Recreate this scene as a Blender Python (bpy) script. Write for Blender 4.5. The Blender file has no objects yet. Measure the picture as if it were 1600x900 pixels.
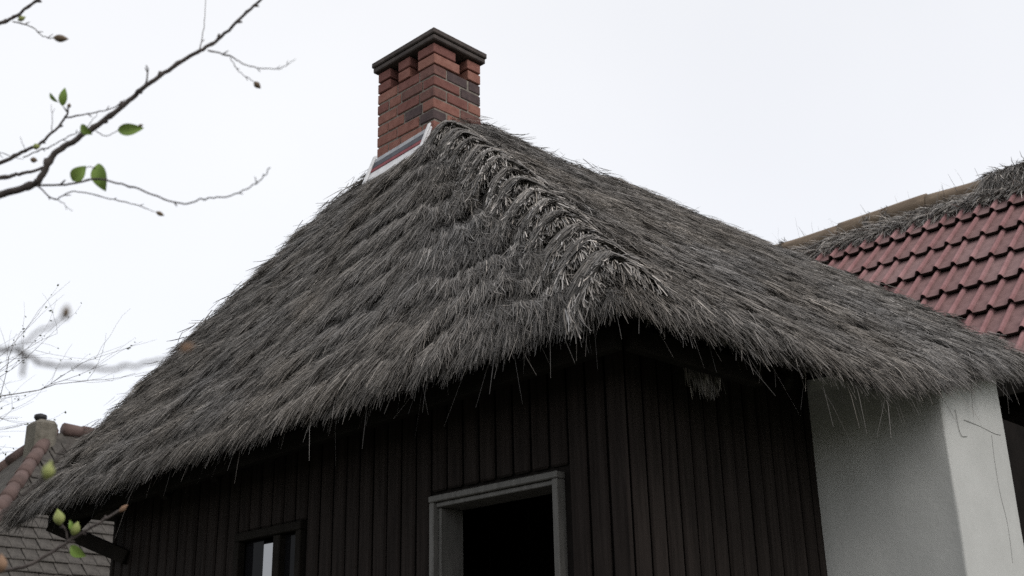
import bpy, bmesh, math, random
import numpy as np
from mathutils import Matrix, Vector

random.seed(7); rng = np.random.default_rng(11)
EYE = 1.30                      # camera height above the ground; all coordinates below are eye-relative, build() adds EYE
sc = bpy.context.scene
col = sc.collection

# ---------------------------------------------------------------- camera (from the photograph's vanishing points)
PP = np.array([800, 450.]); VL = np.array([-1190, 1160.]); VZ = np.array([686, -4500.])
FPX = math.sqrt(-float(np.dot(VL - PP, VZ - PP)))
def _d(p):
    v = np.array([p[0] - PP[0], -(p[1] - PP[1]), -FPX]); return v / np.linalg.norm(v)
_z = _d(VZ); _y = _d(VL); _y = _y - _z * np.dot(_y, _z); _y /= np.linalg.norm(_y); _x = np.cross(_y, _z)
ROT = np.array([_x, _y, _z])
def ray(p): return ROT @ _d(p)
def proj(w):
    c = ROT.T @ np.asarray(w, float); return PP[0] + FPX * c[0] / -c[2], PP[1] - FPX * c[1] / -c[2]
def at_x(p, X): r = ray(p); return r * (X / r[0])
def at_y(p, Y): r = ray(p); return r * (Y / r[1])
def at_d(p, D): r = ray(p); c = ROT.T @ r; return r * (D / -c[2])
cam = bpy.data.cameras.new('camera'); camo = bpy.data.objects.new('camera', cam); col.objects.link(camo)
cam.sensor_width = 36; cam.lens = 36 * FPX / 1600; cam.clip_start = .05; cam.clip_end = 3000
m4 = Matrix([[*ROT[0], 0], [*ROT[1], 0], [*ROT[2], EYE], [0, 0, 0, 1]]); camo.matrix_world = m4
cam.dof.use_dof = True; cam.dof.focus_distance = 4.4; cam.dof.aperture_fstop = 7.5
sc.camera = camo

# ---------------------------------------------------------------- overcast sky and sun
SUN_EL, SUN_AZ_VEC = math.radians(45), (-.05, -1)
w = bpy.data.worlds.new('World'); sc.world = w; w.use_nodes = True
nt = w.node_tree; nt.nodes.clear()
out = nt.nodes.new('ShaderNodeOutputWorld')
sky = nt.nodes.new('ShaderNodeTexSky'); sky.sky_type = 'NISHITA'; sky.sun_disc = False
sky.sun_elevation = SUN_EL; sky.sun_rotation = math.atan2(SUN_AZ_VEC[0], SUN_AZ_VEC[1]); sky.air_density = .6; sky.dust_density = 3
b1 = nt.nodes.new('ShaderNodeBackground'); b1.inputs['Strength'].default_value = .05
nt.links.new(sky.outputs[0], b1.inputs[0])
tc = nt.nodes.new('ShaderNodeTexCoord'); nz = nt.nodes.new('ShaderNodeTexNoise')
nz.inputs['Scale'].default_value = 1.7; nz.inputs['Detail'].default_value = 3
cr = nt.nodes.new('ShaderNodeValToRGB')
cr.color_ramp.elements[0].position = .3; cr.color_ramp.elements[0].color = (.835, .835, .838, 1)
cr.color_ramp.elements[1].position = .7; cr.color_ramp.elements[1].color = (.93, .925, .915, 1)
b2 = nt.nodes.new('ShaderNodeBackground'); b2.inputs['Strength'].default_value = 1.0
nt.links.new(tc.outputs['Generated'], nz.inputs[0]); nt.links.new(nz.outputs[0], cr.inputs[0]); nt.links.new(cr.outputs[0], b2.inputs[0])
ad = nt.nodes.new('ShaderNodeAddShader')
nt.links.new(b1.outputs[0], ad.inputs[0]); nt.links.new(b2.outputs[0], ad.inputs[1]); nt.links.new(ad.outputs[0], out.inputs[0])
sl = bpy.data.lights.new('sun', 'SUN'); sl.energy = 1.0; sl.angle = math.radians(25); sl.color = (1, .97, .93)
so = bpy.data.objects.new('sun', sl); col.objects.link(so)
_s = Vector((SUN_AZ_VEC[0], SUN_AZ_VEC[1], 0)).normalized() * math.cos(SUN_EL) + Vector((0, 0, math.sin(SUN_EL)))
so.rotation_euler = _s.to_track_quat('Z', 'Y').to_euler(); so.location = (-4, -6, 12)
sc.view_settings.view_transform = 'Standard'; sc.view_settings.look = 'None'; sc.view_settings.gamma = 1
sc.view_settings.exposure = 0; sc.view_settings.use_curve_mapping = False
sc.render.engine = 'CYCLES'
sc.cycles.max_bounces = 6; sc.cycles.diffuse_bounces = 3; sc.cycles.transparent_max_bounces = 4
sc.render.film_transparent = False
sc.cycles.use_denoising = False

# ---------------------------------------------------------------- materials
def mat(name, c1, c2=None, scale=8, rough=.85, bump=0, bscale=60, stretch=(1, 1, 1), detail=5, attr=None, spec=.3, bdist=.01, ior=None):
    m = bpy.data.materials.new(name); m.use_nodes = True; n = m.node_tree; p = n.nodes['Principled BSDF']
    p.inputs['Roughness'].default_value = rough; p.inputs['Specular IOR Level'].default_value = spec
    if ior: p.inputs['IOR'].default_value = ior
    c = n.nodes.new('ShaderNodeTexCoord'); mp = n.nodes.new('ShaderNodeMapping'); mp.inputs['Scale'].default_value = stretch
    n.links.new(c.outputs['Object'], mp.inputs[0])
    if attr:
        a = n.nodes.new('ShaderNodeAttribute'); a.attribute_name = attr; n.links.new(a.outputs['Color'], p.inputs['Base Color'])
    elif c2:
        t = n.nodes.new('ShaderNodeTexNoise'); t.inputs['Scale'].default_value = scale; t.inputs['Detail'].default_value = detail
        t.inputs['Roughness'].default_value = .65
        r = n.nodes.new('ShaderNodeValToRGB'); r.color_ramp.elements[0].color = (*c1, 1); r.color_ramp.elements[1].color = (*c2, 1)
        r.color_ramp.elements[0].position = .32; r.color_ramp.elements[1].position = .68
        n.links.new(mp.outputs[0], t.inputs[0]); n.links.new(t.outputs[0], r.inputs[0]); n.links.new(r.outputs[0], p.inputs['Base Color'])
    else:
        p.inputs['Base Color'].default_value = (*c1, 1)
    if bump:
        t2 = n.nodes.new('ShaderNodeTexNoise'); t2.inputs['Scale'].default_value = bscale; t2.inputs['Detail'].default_value = 6
        b = n.nodes.new('ShaderNodeBump'); b.inputs['Strength'].default_value = bump; b.inputs['Distance'].default_value = bdist
        n.links.new(mp.outputs[0], t2.inputs[0]); n.links.new(t2.outputs[0], b.inputs['Height']); n.links.new(b.outputs[0], p.inputs['Normal'])
    return m
M = {}
M['thatch'] = mat('weathered_reed', (.2, .2, .2), attr='col', rough=.75, spec=.25)
M['thatch_base'] = mat('packed_reed', (.035, .032, .028), (.09, .082, .074), scale=30, bump=.6, bscale=80)
for i, (a, b) in enumerate((((.165, .068, .052), (.25, .117, .093)), ((.13, .053, .044), (.19, .083, .07)), ((.05, .036, .038), (.09, .062, .061)),
                            ((.19, .08, .06), (.275, .135, .105)), ((.10, .05, .044), (.165, .083, .07)))):
    M['brick%d' % i] = mat('brick_%d' % i, a, b, scale=22, rough=.9, bump=.5, bscale=140, bdist=.004)
M['mortar'] = mat('mortar', (.13, .115, .098), (.24, .215, .185), scale=40, bump=.5, bscale=200, bdist=.004)
M['slab'] = mat('chimney_slab', (.04, .033, .031), (.085, .07, .064), scale=14, bump=.3, bscale=90, bdist=.004)
M['white_trim'] = mat('weathered_white', (.52, .52, .53), (.74, .74, .75), scale=18, rough=.6)
M['navy'] = mat('dark_blue_grey', (.035, .038, .05), (.075, .078, .092), scale=18, rough=.6)
M['crimson'] = mat('crimson', (.14, .02, .03), (.22, .045, .05), scale=18, rough=.6)
M['greyblue'] = mat('grey_lead', (.22, .23, .25), (.34, .35, .37), scale=18, rough=.6)
M['board'] = mat('dark_stained_board', (.0105, .0084, .0074), (.0245, .0197, .0175), scale=7, rough=.85, spec=.08, stretch=(6, 6, .35), bump=.25, bscale=22, bdist=.004)
M['beam'] = mat('dark_beam', (.006, .0052, .004), (.013, .011, .009), scale=9, rough=.85, spec=.1)
M['frame'] = mat('grey_white_frame', (.07, .068, .063), (.115, .112, .104), scale=9, rough=.6, stretch=(3, 3, .6))
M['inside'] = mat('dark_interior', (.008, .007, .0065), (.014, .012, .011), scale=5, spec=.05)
M['plaster'] = mat('pale_plaster', (.41, .415, .40), (.48, .485, .47), scale=2.3, rough=.9, bump=.2, bscale=38, bdist=.006)
M['crack'] = mat('crack', (.24, .24, .235))
M['tile'] = mat('red_tile', (.205, .105, .105), (.30, .168, .168), scale=6, rough=.92, spec=.12, bump=.35, bscale=120, bdist=.004)
M['tile2'] = mat('pale_red_tile', (.225, .12, .12), (.33, .192, .192), scale=6, rough=.92, spec=.12, bump=.35, bscale=120, bdist=.004)
M['tile_pan'] = mat('lichened_tile_pan', (.135, .076, .074), (.23, .14, .135), scale=7, rough=.9, bump=.5, bscale=90, bdist=.006)
M['tile2_pan'] = mat('pale_lichened_tile_pan', (.16, .098, .096), (.255, .165, .16), scale=7, rough=.9, bump=.5, bscale=90, bdist=.006)
M['tile_edge'] = mat('painted_shade_tile_edge', (.018, .014, .012), (.04, .03, .026), scale=30)  # near-black front edges: the shadow gap under each tile row, painted as colour
M['pole'] = mat('ridge_pole_wood', (.12, .088, .062), (.24, .185, .135), scale=5, stretch=(4, .5, 4), rough=.8, bump=.3, bscale=30)
M['shingle'] = mat('grey_shingle', (.042, .038, .034), (.095, .087, .077), scale=9, rough=.9, bump=.6, bscale=60)
M['hiptile'] = mat('pink_hip_tile', (.085, .057, .05), (.14, .095, .085), scale=5, rough=.8, bump=.3, bscale=50)
M['stone'] = mat('grey_render', (.11, .10, .08), (.19, .175, .145), scale=9, rough=.9, bump=.7, bscale=40)
M['cowl'] = mat('dark_cowl', (.02, .02, .022), rough=.5)
M['bark'] = mat('twig_bark', (.035, .028, .026), (.10, .085, .078), scale=30, rough=.8)
M['bark_far'] = mat('grey_bark', (.14, .125, .11), (.22, .20, .18), scale=8, rough=.9)
M['leaf'] = mat('young_leaf', (.15, .245, .045), (.235, .34, .085), scale=30, rough=.55)
M['leaf_d'] = mat('far_leaf', (.09, .12, .04), (.14, .17, .07), scale=3, rough=.7)
M['bud'] = mat('brown_bud', (.08, .055, .035), (.16, .12, .08), scale=60, rough=.7)
M['budb'] = mat('tan_bud', (.17, .10, .06), (.27, .17, .11), scale=60, rough=.7)
M['budg'] = mat('green_bud', (.16, .20, .05), (.30, .32, .12), scale=60, rough=.6)
M['ground'] = mat('short_grass_soil', (.03, .045, .015), (.07, .075, .035), scale=2.5, bump=.5, bscale=30, detail=8)
M['path'] = mat('path_gravel', (.07, .065, .06), (.13, .12, .11), scale=20, bump=.5, bscale=60, detail=8)
def glassmat(name, ior, c):
    return mat(name, c, rough=.03, spec=.5, ior=ior)
M['pane'] = glassmat('window_glass', 1.12, (.008, .008, .009))
M['pane_bright'] = glassmat('mirror_glass', 3.2, (.02, .02, .024))

# ---------------------------------------------------------------- helpers
def tag(o, label=None, cat=None, kind=None, group=None):
    if label: o['label'] = label
    if cat: o['category'] = cat
    if kind: o['kind'] = kind
    if group: o['group'] = group
    return o
def link(o, parent):
    col.objects.link(o)
    if parent is not None:
        o.parent = parent; o.matrix_parent_inverse = Matrix.Translation(-WLOC.get(parent.name, Vector((0, 0, 0))))
    return o
WLOC = {}
def empty(name, loc, label, cat):
    o = bpy.data.objects.new(name, None); col.objects.link(o)
    o.location = (loc[0], loc[1], loc[2] + EYE); WLOC[o.name] = Vector(o.location); o.empty_display_size = .3
    return tag(o, label, cat)
def build(name, verts, faces, m, parent=None, smooth=False, kind=None):
    me = bpy.data.meshes.new(name); v = np.asarray(verts, float).copy(); v[:, 2] += EYE
    me.from_pydata(v.tolist(), [], [tuple(f) for f in faces]); me.update()
    if isinstance(m, str): m = M[m]
    me.materials.append(m)
    if smooth: me.polygons.foreach_set('use_smooth', [True] * len(me.polygons))
    o = bpy.data.objects.new(name, me); link(o, parent)
    if kind: o['kind'] = kind
    return o
def fast_quads(name, verts, quads, colors, m, parent, kind='stuff'):
    me = bpy.data.meshes.new(name); v = verts.astype(np.float32).copy(); v[:, 2] += EYE
    me.vertices.add(len(v)); me.vertices.foreach_set('co', v.ravel())
    nq = len(quads); me.loops.add(nq * 4); me.polygons.add(nq)
    me.loops.foreach_set('vertex_index', quads.astype(np.int32).ravel())
    me.polygons.foreach_set('loop_start', np.arange(0, nq * 4, 4, dtype=np.int32))
    me.polygons.foreach_set('loop_total', np.full(nq, 4, dtype=np.int32))
    me.polygons.foreach_set('use_smooth', np.ones(nq, dtype=bool))
    me.update(calc_edges=True)
    a = me.color_attributes.new('col', 'FLOAT_COLOR', 'POINT')
    a.data.foreach_set('color', np.concatenate([colors, np.ones((len(colors), 1))], 1).astype(np.float32).ravel())
    me.materials.append(M[m]); o = bpy.data.objects.new(name, me); link(o, parent)
    if kind: o['kind'] = kind
    return o
class MB:
    def __init__(s): s.v = []; s.f = []
    def add(s, v, f):
        n = len(s.v); s.v += [tuple(map(float, q)) for q in v]; s.f += [tuple(i + n for i in q) for q in f]; return s
    def box(s, lo, hi, c=0.004, fr=None):
        lo = np.minimum(lo, hi); hi = np.maximum(lo, hi) if fr is None else hi
        return s.cbox(lo, hi, c, fr)
    def cbox(s, lo, hi, c, fr=None):      # chamfered box, 44 triangles; fr = (origin, 3x3 axes as rows)
        lo = np.array(lo, float); hi = np.array(hi, float); mid = (lo + hi) / 2; h = (hi - lo) / 2
        c = min(c, *(h * .8)); vs = []; idx = {}
        for sx in (-1, 1):
            for sy in (-1, 1):
                for sz in (-1, 1):
                    sg = np.array([sx, sy, sz])
                    for a in range(3):
                        p = sg * (h - c); p[a] = sg[a] * h[a]; idx[(sx, sy, sz, a)] = len(vs); vs.append(mid + p)
        fs = []
        for a in range(3):
            b, d = (a + 1) % 3, (a + 2) % 3
            for sa in (-1, 1):
                q = []
                for sb, sd in ((-1, -1), (1, -1), (1, 1), (-1, 1)):
                    g = [0, 0, 0]; g[a] = sa; g[b] = sb; g[d] = sd; q.append(idx[(*g, a)])
                fs.append(q if sa > 0 else q[::-1])
        for a in range(3):                # edges along axis a
            b, d = (a + 1) % 3, (a + 2) % 3
            for sb in (-1, 1):
                for sd in (-1, 1):
                    g0 = [0, 0, 0]; g0[a] = -1; g0[b] = sb; g0[d] = sd; g1 = list(g0); g1[a] = 1
                    q = [idx[(*g0, b)], idx[(*g1, b)], idx[(*g1, d)], idx[(*g0, d)]]
                    fs.append(q if sb * sd < 0 else q[::-1])
        for sx in (-1, 1):
            for sy in (-1, 1):
                for sz in (-1, 1):
                    q = [idx[(sx, sy, sz, a)] for a in range(3)]; fs.append(q if sx * sy * sz > 0 else q[::-1])
        vs = np.array(vs)
        if fr is not None: vs = np.asarray(fr[0]) + vs @ np.asarray(fr[1], float)
        return s.add(vs, fs)
    def tube(s, pts, rad, n=7, cap=True):
        pts = np.asarray(pts, float); rad = np.broadcast_to(np.asarray(rad, float), (len(pts),))
        t = np.gradient(pts, axis=0); t /= np.linalg.norm(t, axis=1)[:, None] + 1e-9
        ref = np.array([0, 0, 1.]) if abs(t[0][2]) < .9 else np.array([1., 0, 0])
        vs = []; u = np.cross(t[0], ref); u /= np.linalg.norm(u)
        for p, d, r in zip(pts, t, rad):
            u = u - d * np.dot(u, d); u /= np.linalg.norm(u) + 1e-9; k = np.cross(d, u)
            for i in range(n):
                a = 2 * math.pi * i / n; vs.append(p + r * (math.cos(a) * u + math.sin(a) * k))
        fs = []
        for j in range(len(pts) - 1):
            for i in range(n):
                i2 = (i + 1) % n; fs.append((j * n + i, j * n + i2, (j + 1) * n + i2, (j + 1) * n + i))
        if cap: fs.append(tuple(range(n))[::-1]); fs.append(tuple((len(pts) - 1) * n + i for i in range(n)))
        return s.add(vs, fs)
    def out(s, name, m, parent=None, smooth=False, kind=None): return build(name, s.v, s.f, m, parent, smooth, kind)
def smooth_path(p, k=5):
    p = np.asarray(p, float); P = np.vstack([2 * p[0] - p[1], p, 2 * p[-1] - p[-2]]); r = []
    for i in range(1, len(P) - 2):
        for t in np.linspace(0, 1, k, endpoint=False):
            a, b, c, d = P[i - 1], P[i], P[i + 1], P[i + 2]
            r.append(.5 * (2 * b + (c - a) * t + (2 * a - 5 * b + 4 * c - d) * t * t + (3 * b - a - 3 * c + d) * t ** 3))
    r.append(p[-1]); return np.array(r)
def vnoise(x, y, seed=0):
    x = np.asarray(x, float); y = np.asarray(y, float); xi = np.floor(x).astype(int); yi = np.floor(y).astype(int); fx = x - xi; fy = y - yi
    def h(i, j):
        n = (i * 374761393 + j * 668265263 + seed * 1442695041) & 0xffffffff; n = ((n ^ (n >> 13)) * 1274126177) & 0xffffffff
        return ((n ^ (n >> 16)) & 0xffff) / 65535.
    sx = fx * fx * (3 - 2 * fx); sy = fy * fy * (3 - 2 * fy)
    return (h(xi, yi) * (1 - sx) + h(xi + 1, yi) * sx) * (1 - sy) + (h(xi, yi + 1) * (1 - sx) + h(xi + 1, yi + 1) * sx) * sy
def nrm(a): return a / (np.linalg.norm(a, axis=-1, keepdims=True) + 1e-12)

# ---------------------------------------------------------------- ground
G = -EYE
def sheet(name, x0, x1, y0, y1, z, m, n=12):
    xs = np.linspace(x0, x1, n); ys = np.linspace(y0, y1, n)
    v = [(x, y, z) for x in xs for y in ys]; f = [(i * n + j, (i + 1) * n + j, (i + 1) * n + j + 1, i * n + j + 1) for i in range(n - 1) for j in range(n - 1)]
    o = build(name, v, f, m); o['kind'] = 'structure'; return o
sheet('ground', -600, 600, -600, 600, G, 'ground', 30)
sheet('path', -3, 3.1, -6, 12, G + .006, 'path', 8)

# ---------------------------------------------------------------- the thatched house
N_ = np.array([3.12, 2.49, 1.43]); LC = np.array([3.07, 7.32, 1.25])
C0 = np.array([4.125, 4.591, 3.26]); C1 = np.array([4.125, 5.13, 3.18])
house = empty('thatched_house', (4.4, 4.9, G), 'dark board house with a grey thatched hip roof and a brick chimney', 'house')
# roof surfaces: L = hip end facing the path, R = long side, each as f(s, v) with v = 0 at the eave and 1 at the top
def surf_L(s, v):
    s = np.asarray(s)[..., None]; v = np.asarray(v)[..., None]
    e = N_ * (1 - s) + LC * s; t = C0 * (1 - s) + C1 * s
    return e * (1 - v) + t * v + np.array([-.87, 0, .49]) * (.05 * 6.75 * v * v * (1 - v)) * (1 - .7 * s)
RS = np.array([0, .10, .30, .50, .62, .78, 1.0])
RE = np.array([N_, (3.42, 2.42, 1.405), (3.98, 2.25, 1.33), (4.43, 2.14, 1.295), (4.72, 2.12, 1.355), (5.08, 2.12, 1.445), (5.95, 2.13, 1.66)])
RT = np.array([C0 + (.06, .02, .06), (4.55, 4.80, 3.58), (5.45, 4.85, 3.62), (6.35, 4.85, 3.665), (6.9, 4.85, 3.68), (7.6, 4.85, 3.69), (8.5, 4.85, 3.71)])
def surf_R(s, v):
    s = np.asarray(s, float); v = np.asarray(v)[..., None]
    e = np.stack([np.interp(s, RS, RE[:, i]) for i in range(3)], -1); t = np.stack([np.interp(s, RS, RT[:, i]) for i in range(3)], -1)
    return e * (1 - v) + t * v + np.array([0, -.70, .71]) * (.03 * 4 * v * (1 - v))
def frame(surf, s, v, flip):
    e = 1e-3; ds = surf(np.clip(s + e, 0, 1), v) - surf(np.clip(s - e, 0, 1), v); dv = surf(s, np.clip(v + e, 0, 1)) - surf(s, np.clip(v - e, 0, 1))
    n = nrm(np.cross(ds, dv)); n = n if not flip else -n
    return nrm(-dv), n
def slab_mesh(surf, ns, nv, off0, off1, flip):
    S, V = np.meshgrid(np.linspace(0, 1, ns), np.linspace(0, 1, nv), indexing='ij'); s = S.ravel(); v = V.ravel()
    p = surf(s, v); _, n = frame(surf, s, v, flip)
    a = p + n * off0; b = p + n * (off0 + (off1 - off0) * np.clip(.3 + v * 5, 0, 1))[:, None]; k = ns * nv; vs = np.vstack([a, b]); fs = []
    for i in range(ns - 1):
        for j in range(nv - 1):
            q = (i * nv + j, (i + 1) * nv + j, (i + 1) * nv + j + 1, i * nv + j + 1)
            fs.append(q); fs.append(tuple(x + k for x in q[::-1]))
    for i in range(ns - 1):
        for j in (0, nv - 1): q = (i * nv + j, (i + 1) * nv + j, (i + 1) * nv + j + k, i * nv + j + k); fs.append(q)
    for j in range(nv - 1):
        for i in (0, ns - 1): q = (i * nv + j, i * nv + j + 1, i * nv + j + 1 + k, i * nv + j + k); fs.append(q)
    return vs, fs
mb = MB()
for surf, fl in ((surf_L, True), (surf_R, False)): mb.add(*slab_mesh(surf, 26, 20, -.035, -.14, fl))
# the two slopes the camera does not see: far hip end and back
B1 = np.array([8.6, 7.5, 1.3])
mb.add([LC, B1, (8.5, 4.9, 3.68), C1], [(0, 1, 2, 3)])
roof = mb.out('roof', 'thatch_base', house)
def check_side(surf):
    d, n = frame(surf, np.array([.5]), np.array([.5]), False); return n[0]
FL = check_side(surf_L)[0] > 0; FR = check_side(surf_R)[2] < 0

def strands(P, D, Nn, L, W, lift, grav, bend, colr, roll=None, taper=(.9, 1, .85, .35), rows=4):
    n = len(P); D = nrm(D); S = nrm(np.cross(D, Nn)); r = rng.uniform(-.9, .9, n) if roll is None else roll
    S2 = S * np.cos(r)[:, None] + Nn * np.sin(r)[:, None]
    ts = np.linspace(0, 1, rows); vs = np.empty((n, rows, 2, 3), np.float32)
    for k, t in enumerate(ts):
        c = P + D * (L * t)[:, None] + Nn * (lift * t ** 1.3)[:, None] + S * (bend * L * t * t)[:, None]
        c[:, 2] -= grav * L * t * t
        ww = (W * np.interp(t, (0, .36, .7, 1), taper) * .5)[:, None] * S2
        vs[:, k, 0] = c - ww; vs[:, k, 1] = c + ww
    base = (np.arange(n) * 2 * rows)[:, None, None]; q = np.array([[2 * k, 2 * k + 1, 2 * k + 3, 2 * k + 2] for k in range(rows - 1)])[None]
    cc = np.clip(np.broadcast_to(colr[:, None, None, :], (n, rows, 2, 3)), 0, 1).reshape(-1, 3)
    return vs.reshape(-1, 3), (base + q).reshape(-1, 4), cc
def join(parts):
    v, q, c = [], [], []; o = 0
    for a, b, d in parts: v.append(a); q.append(b + o); c.append(d); o += len(a)
    return np.concatenate(v), np.concatenate(q), np.concatenate(c)
def reed_color(n, tone, warm=None):
    g = tone * np.exp(rng.normal(0, .40, n)); g = np.where(rng.random(n) < .05, g * 1.5, g); g = np.clip(g, .02, .62)
    wv = (rng.normal(.5, .5, n) if warm is None else warm + rng.normal(0, .35, n))[:, None]
    return g[:, None] * (np.array([1.02, .97, .925]) + wv * np.array([.03, -.005, -.05]))
TONE = .134; CX, CY = 4.125, 4.585
def field(surf, flip, n, bias, wfun, len_rng, W0, seed):
    s = rng.random(n * 2); v = rng.random(n * 2)
    keep = rng.random(n * 2) < wfun(s, v); s, v = s[keep][:n], v[keep][:n]; n = len(s)
    p = surf(s, v)
    k_ = ~((s < np.where(seed == 20, .10 / (.5 + 4.4 * (1 - v)), .02)) & (v > .10)); s, v, p = s[k_], v[k_], p[k_]; n = len(s)      # the hip is bare for its bundles
    if flip == FL and seed == 20:         # no reeds over the flashing at the chimney foot
        k_ = ~((p[:, 0] > CX - .14) & (p[:, 1] > CY - .01) & (p[:, 1] < CY + .63)); s, v, p = s[k_], v[k_], p[k_]; n = len(s)
    d, nn = frame(surf, s, v, flip)
    D = d + bias(s, v)
    side = nrm(np.cross(d, nn))
    a1 = vnoise(s * 38, v * 9, seed) - .5; a2 = vnoise(s * 150, v * 40, seed + 1) - .5
    D = D + side * (a1 * .25 + a2 * .40 + rng.normal(0, .14, n))[:, None]
    cl = vnoise(s * 190, v * 46, seed + 2); cl2 = vnoise(s * 46, v * 22, seed + 3)
    cv = v * 10 + (vnoise(s * 14, v * 3, seed + 5) - .5) * 1.8 + (vnoise(s * 60, v * 9, seed + 6) - .5) * .5
    bandn = .65 * vnoise(s * 5 + 1.5 * vnoise(s * 9, v * 6, seed + 11), v * 26 + s * 4, seed + 9) + .35 * vnoise(s * 14, v * 48, seed + 10)      # long streaks along the courses
    course = 1 - (cv - np.floor(cv))                              # butts stand proud at the lower end of each course
    L = np.minimum(rng.uniform(*len_rng, n), v * 2.4 + rng.uniform(.03, .13, n)); ev = np.clip(1 - v / .07, 0, 1); lift = rng.uniform(.0, .022, n) + .010 * cl
    root = rng.uniform(-.04, -.008, n) + .022 * (cl - .5) + .022 * (cl2 - .5) + .05 * course + .045 * (bandn - .5)
    tone = TONE * (.62 + .26 * cl + .16 * cl2 + .55 * (bandn - .45) + .24 * (vnoise(s * 7, v * 5, seed + 7) - .4) + .42 * (course - .5))
    c = reed_color(n, tone, .6 + 1.6 * (vnoise(s * 9, v * 8, seed + 8) - .5))
    return strands(p + nn * root[:, None], D, nn, L, rng.uniform(.6, 1.2, n) * W0, lift, rng.uniform(.0, .14, n) + ev * rng.uniform(.1, .5, n), rng.normal(0, .26, n), c, rows=3), n
def sm(a, b, x): t = np.clip((x - a) / (b - a), 0, 1); return t * t * (3 - 2 * t)
def biasL(s, v):
    o = np.zeros((len(s), 3)); o[:, 1] = .85 * sm(.03, .32, s) - .45 * sm(.75, 1, s); return o
def biasR(s, v):
    o = np.zeros((len(s), 3)); o[:, 0] = 1.15 * sm(.03, .35, s) * (.45 + .55 * v); return o
f1, n1 = field(surf_L, FL, 290000, biasL, lambda s, v: 1.0 - .86 * v, (.06, .16), .0030, 20)
fast_quads('thatch_hip_end', *f1, 'thatch', roof)
f2, n2 = field(surf_R, FR, 290000, biasR, lambda s, v: np.full(len(s), .9) * (1 - .25 * v), (.07, .17), .0032, 60)
fast_quads('thatch_long_side', *f2, 'thatch', roof)

# eave fringe, hip edge and ridge tufts
def fringe(surf, flip, n, bias, seed):
    s = rng.random(n); k = vnoise(s * 60, s * 0, seed); v = rng.uniform(0, .05, n)
    p = surf(s, v); d, nn = frame(surf, s, v, flip); D = d + bias(s, v) * .75
    side = nrm(np.cross(d, nn)); D = D + side * (rng.normal(0, .16, n) + (vnoise(s * 70, s * 0 + 3, seed) - .5) * .9)[:, None]
    dep = rng.random(n) ** 1.5
    L = rng.uniform(.04, .10, n) + .09 * k ** 2 * rng.random(n); long = rng.random(n) < .005; L = np.where(long, L + rng.uniform(.02, .10, n), L)
    P0 = p - nn * (.045 * dep - .005)[:, None] + d * (-.05 + .02 * dep)[:, None]
    g = rng.uniform(.15, .6, n); g = np.where(long, g + .8, g)
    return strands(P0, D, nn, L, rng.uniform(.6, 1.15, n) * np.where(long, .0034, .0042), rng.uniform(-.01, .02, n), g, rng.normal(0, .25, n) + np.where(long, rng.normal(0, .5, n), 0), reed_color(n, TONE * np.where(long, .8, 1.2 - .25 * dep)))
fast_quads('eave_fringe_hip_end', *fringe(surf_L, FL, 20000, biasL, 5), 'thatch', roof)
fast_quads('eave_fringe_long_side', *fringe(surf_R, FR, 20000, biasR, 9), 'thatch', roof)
def edge_tufts(pts, outn, down, n, Ls, W=.0055, spread=.5):
    i = rng.random(n) * (len(pts) - 1); a = i.astype(int); f = (i - a)[:, None]; p = pts[a] * (1 - f) + pts[a + 1] * f
    o = nrm(outn + rng.normal(0, .5, (n, 3))); D = nrm(down + rng.normal(0, spread, (n, 3)))
    p = p + o * rng.uniform(-.08, .0, n)[:, None] + rng.normal(0, .022, (n, 3))
    return strands(p, D, o, rng.uniform(*Ls, n), rng.uniform(.6, 1.1, n) * W, rng.uniform(-.01, .03, n), rng.uniform(0, .25, n), rng.normal(0, .2, n), reed_color(n, TONE * rng.uniform(.7, 1.05, n)))
vv = np.linspace(0, 1, 24)
hipF = surf_L(np.ones(24), vv); ridge = surf_R(np.linspace(0.06, 1, 24), np.ones(24)); verge = surf_R(np.ones(24), vv)
jt = [edge_tufts(hipF, np.array([-.55, .5, .65]), np.array([-.5, .45, -.75]), 8000, (.06, .15), spread=.2),
      edge_tufts(ridge, np.array([0, -.2, .95]), np.array([.75, -.45, -.35]), 9000, (.06, .15), spread=.2),
      edge_tufts(verge, np.array([.3, -.5, .7]), np.array([.55, -.6, -.55]), 3500, (.06, .14), spread=.25)]
fast_quads('edge_tufts', *join(jt), 'thatch', roof)

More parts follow.
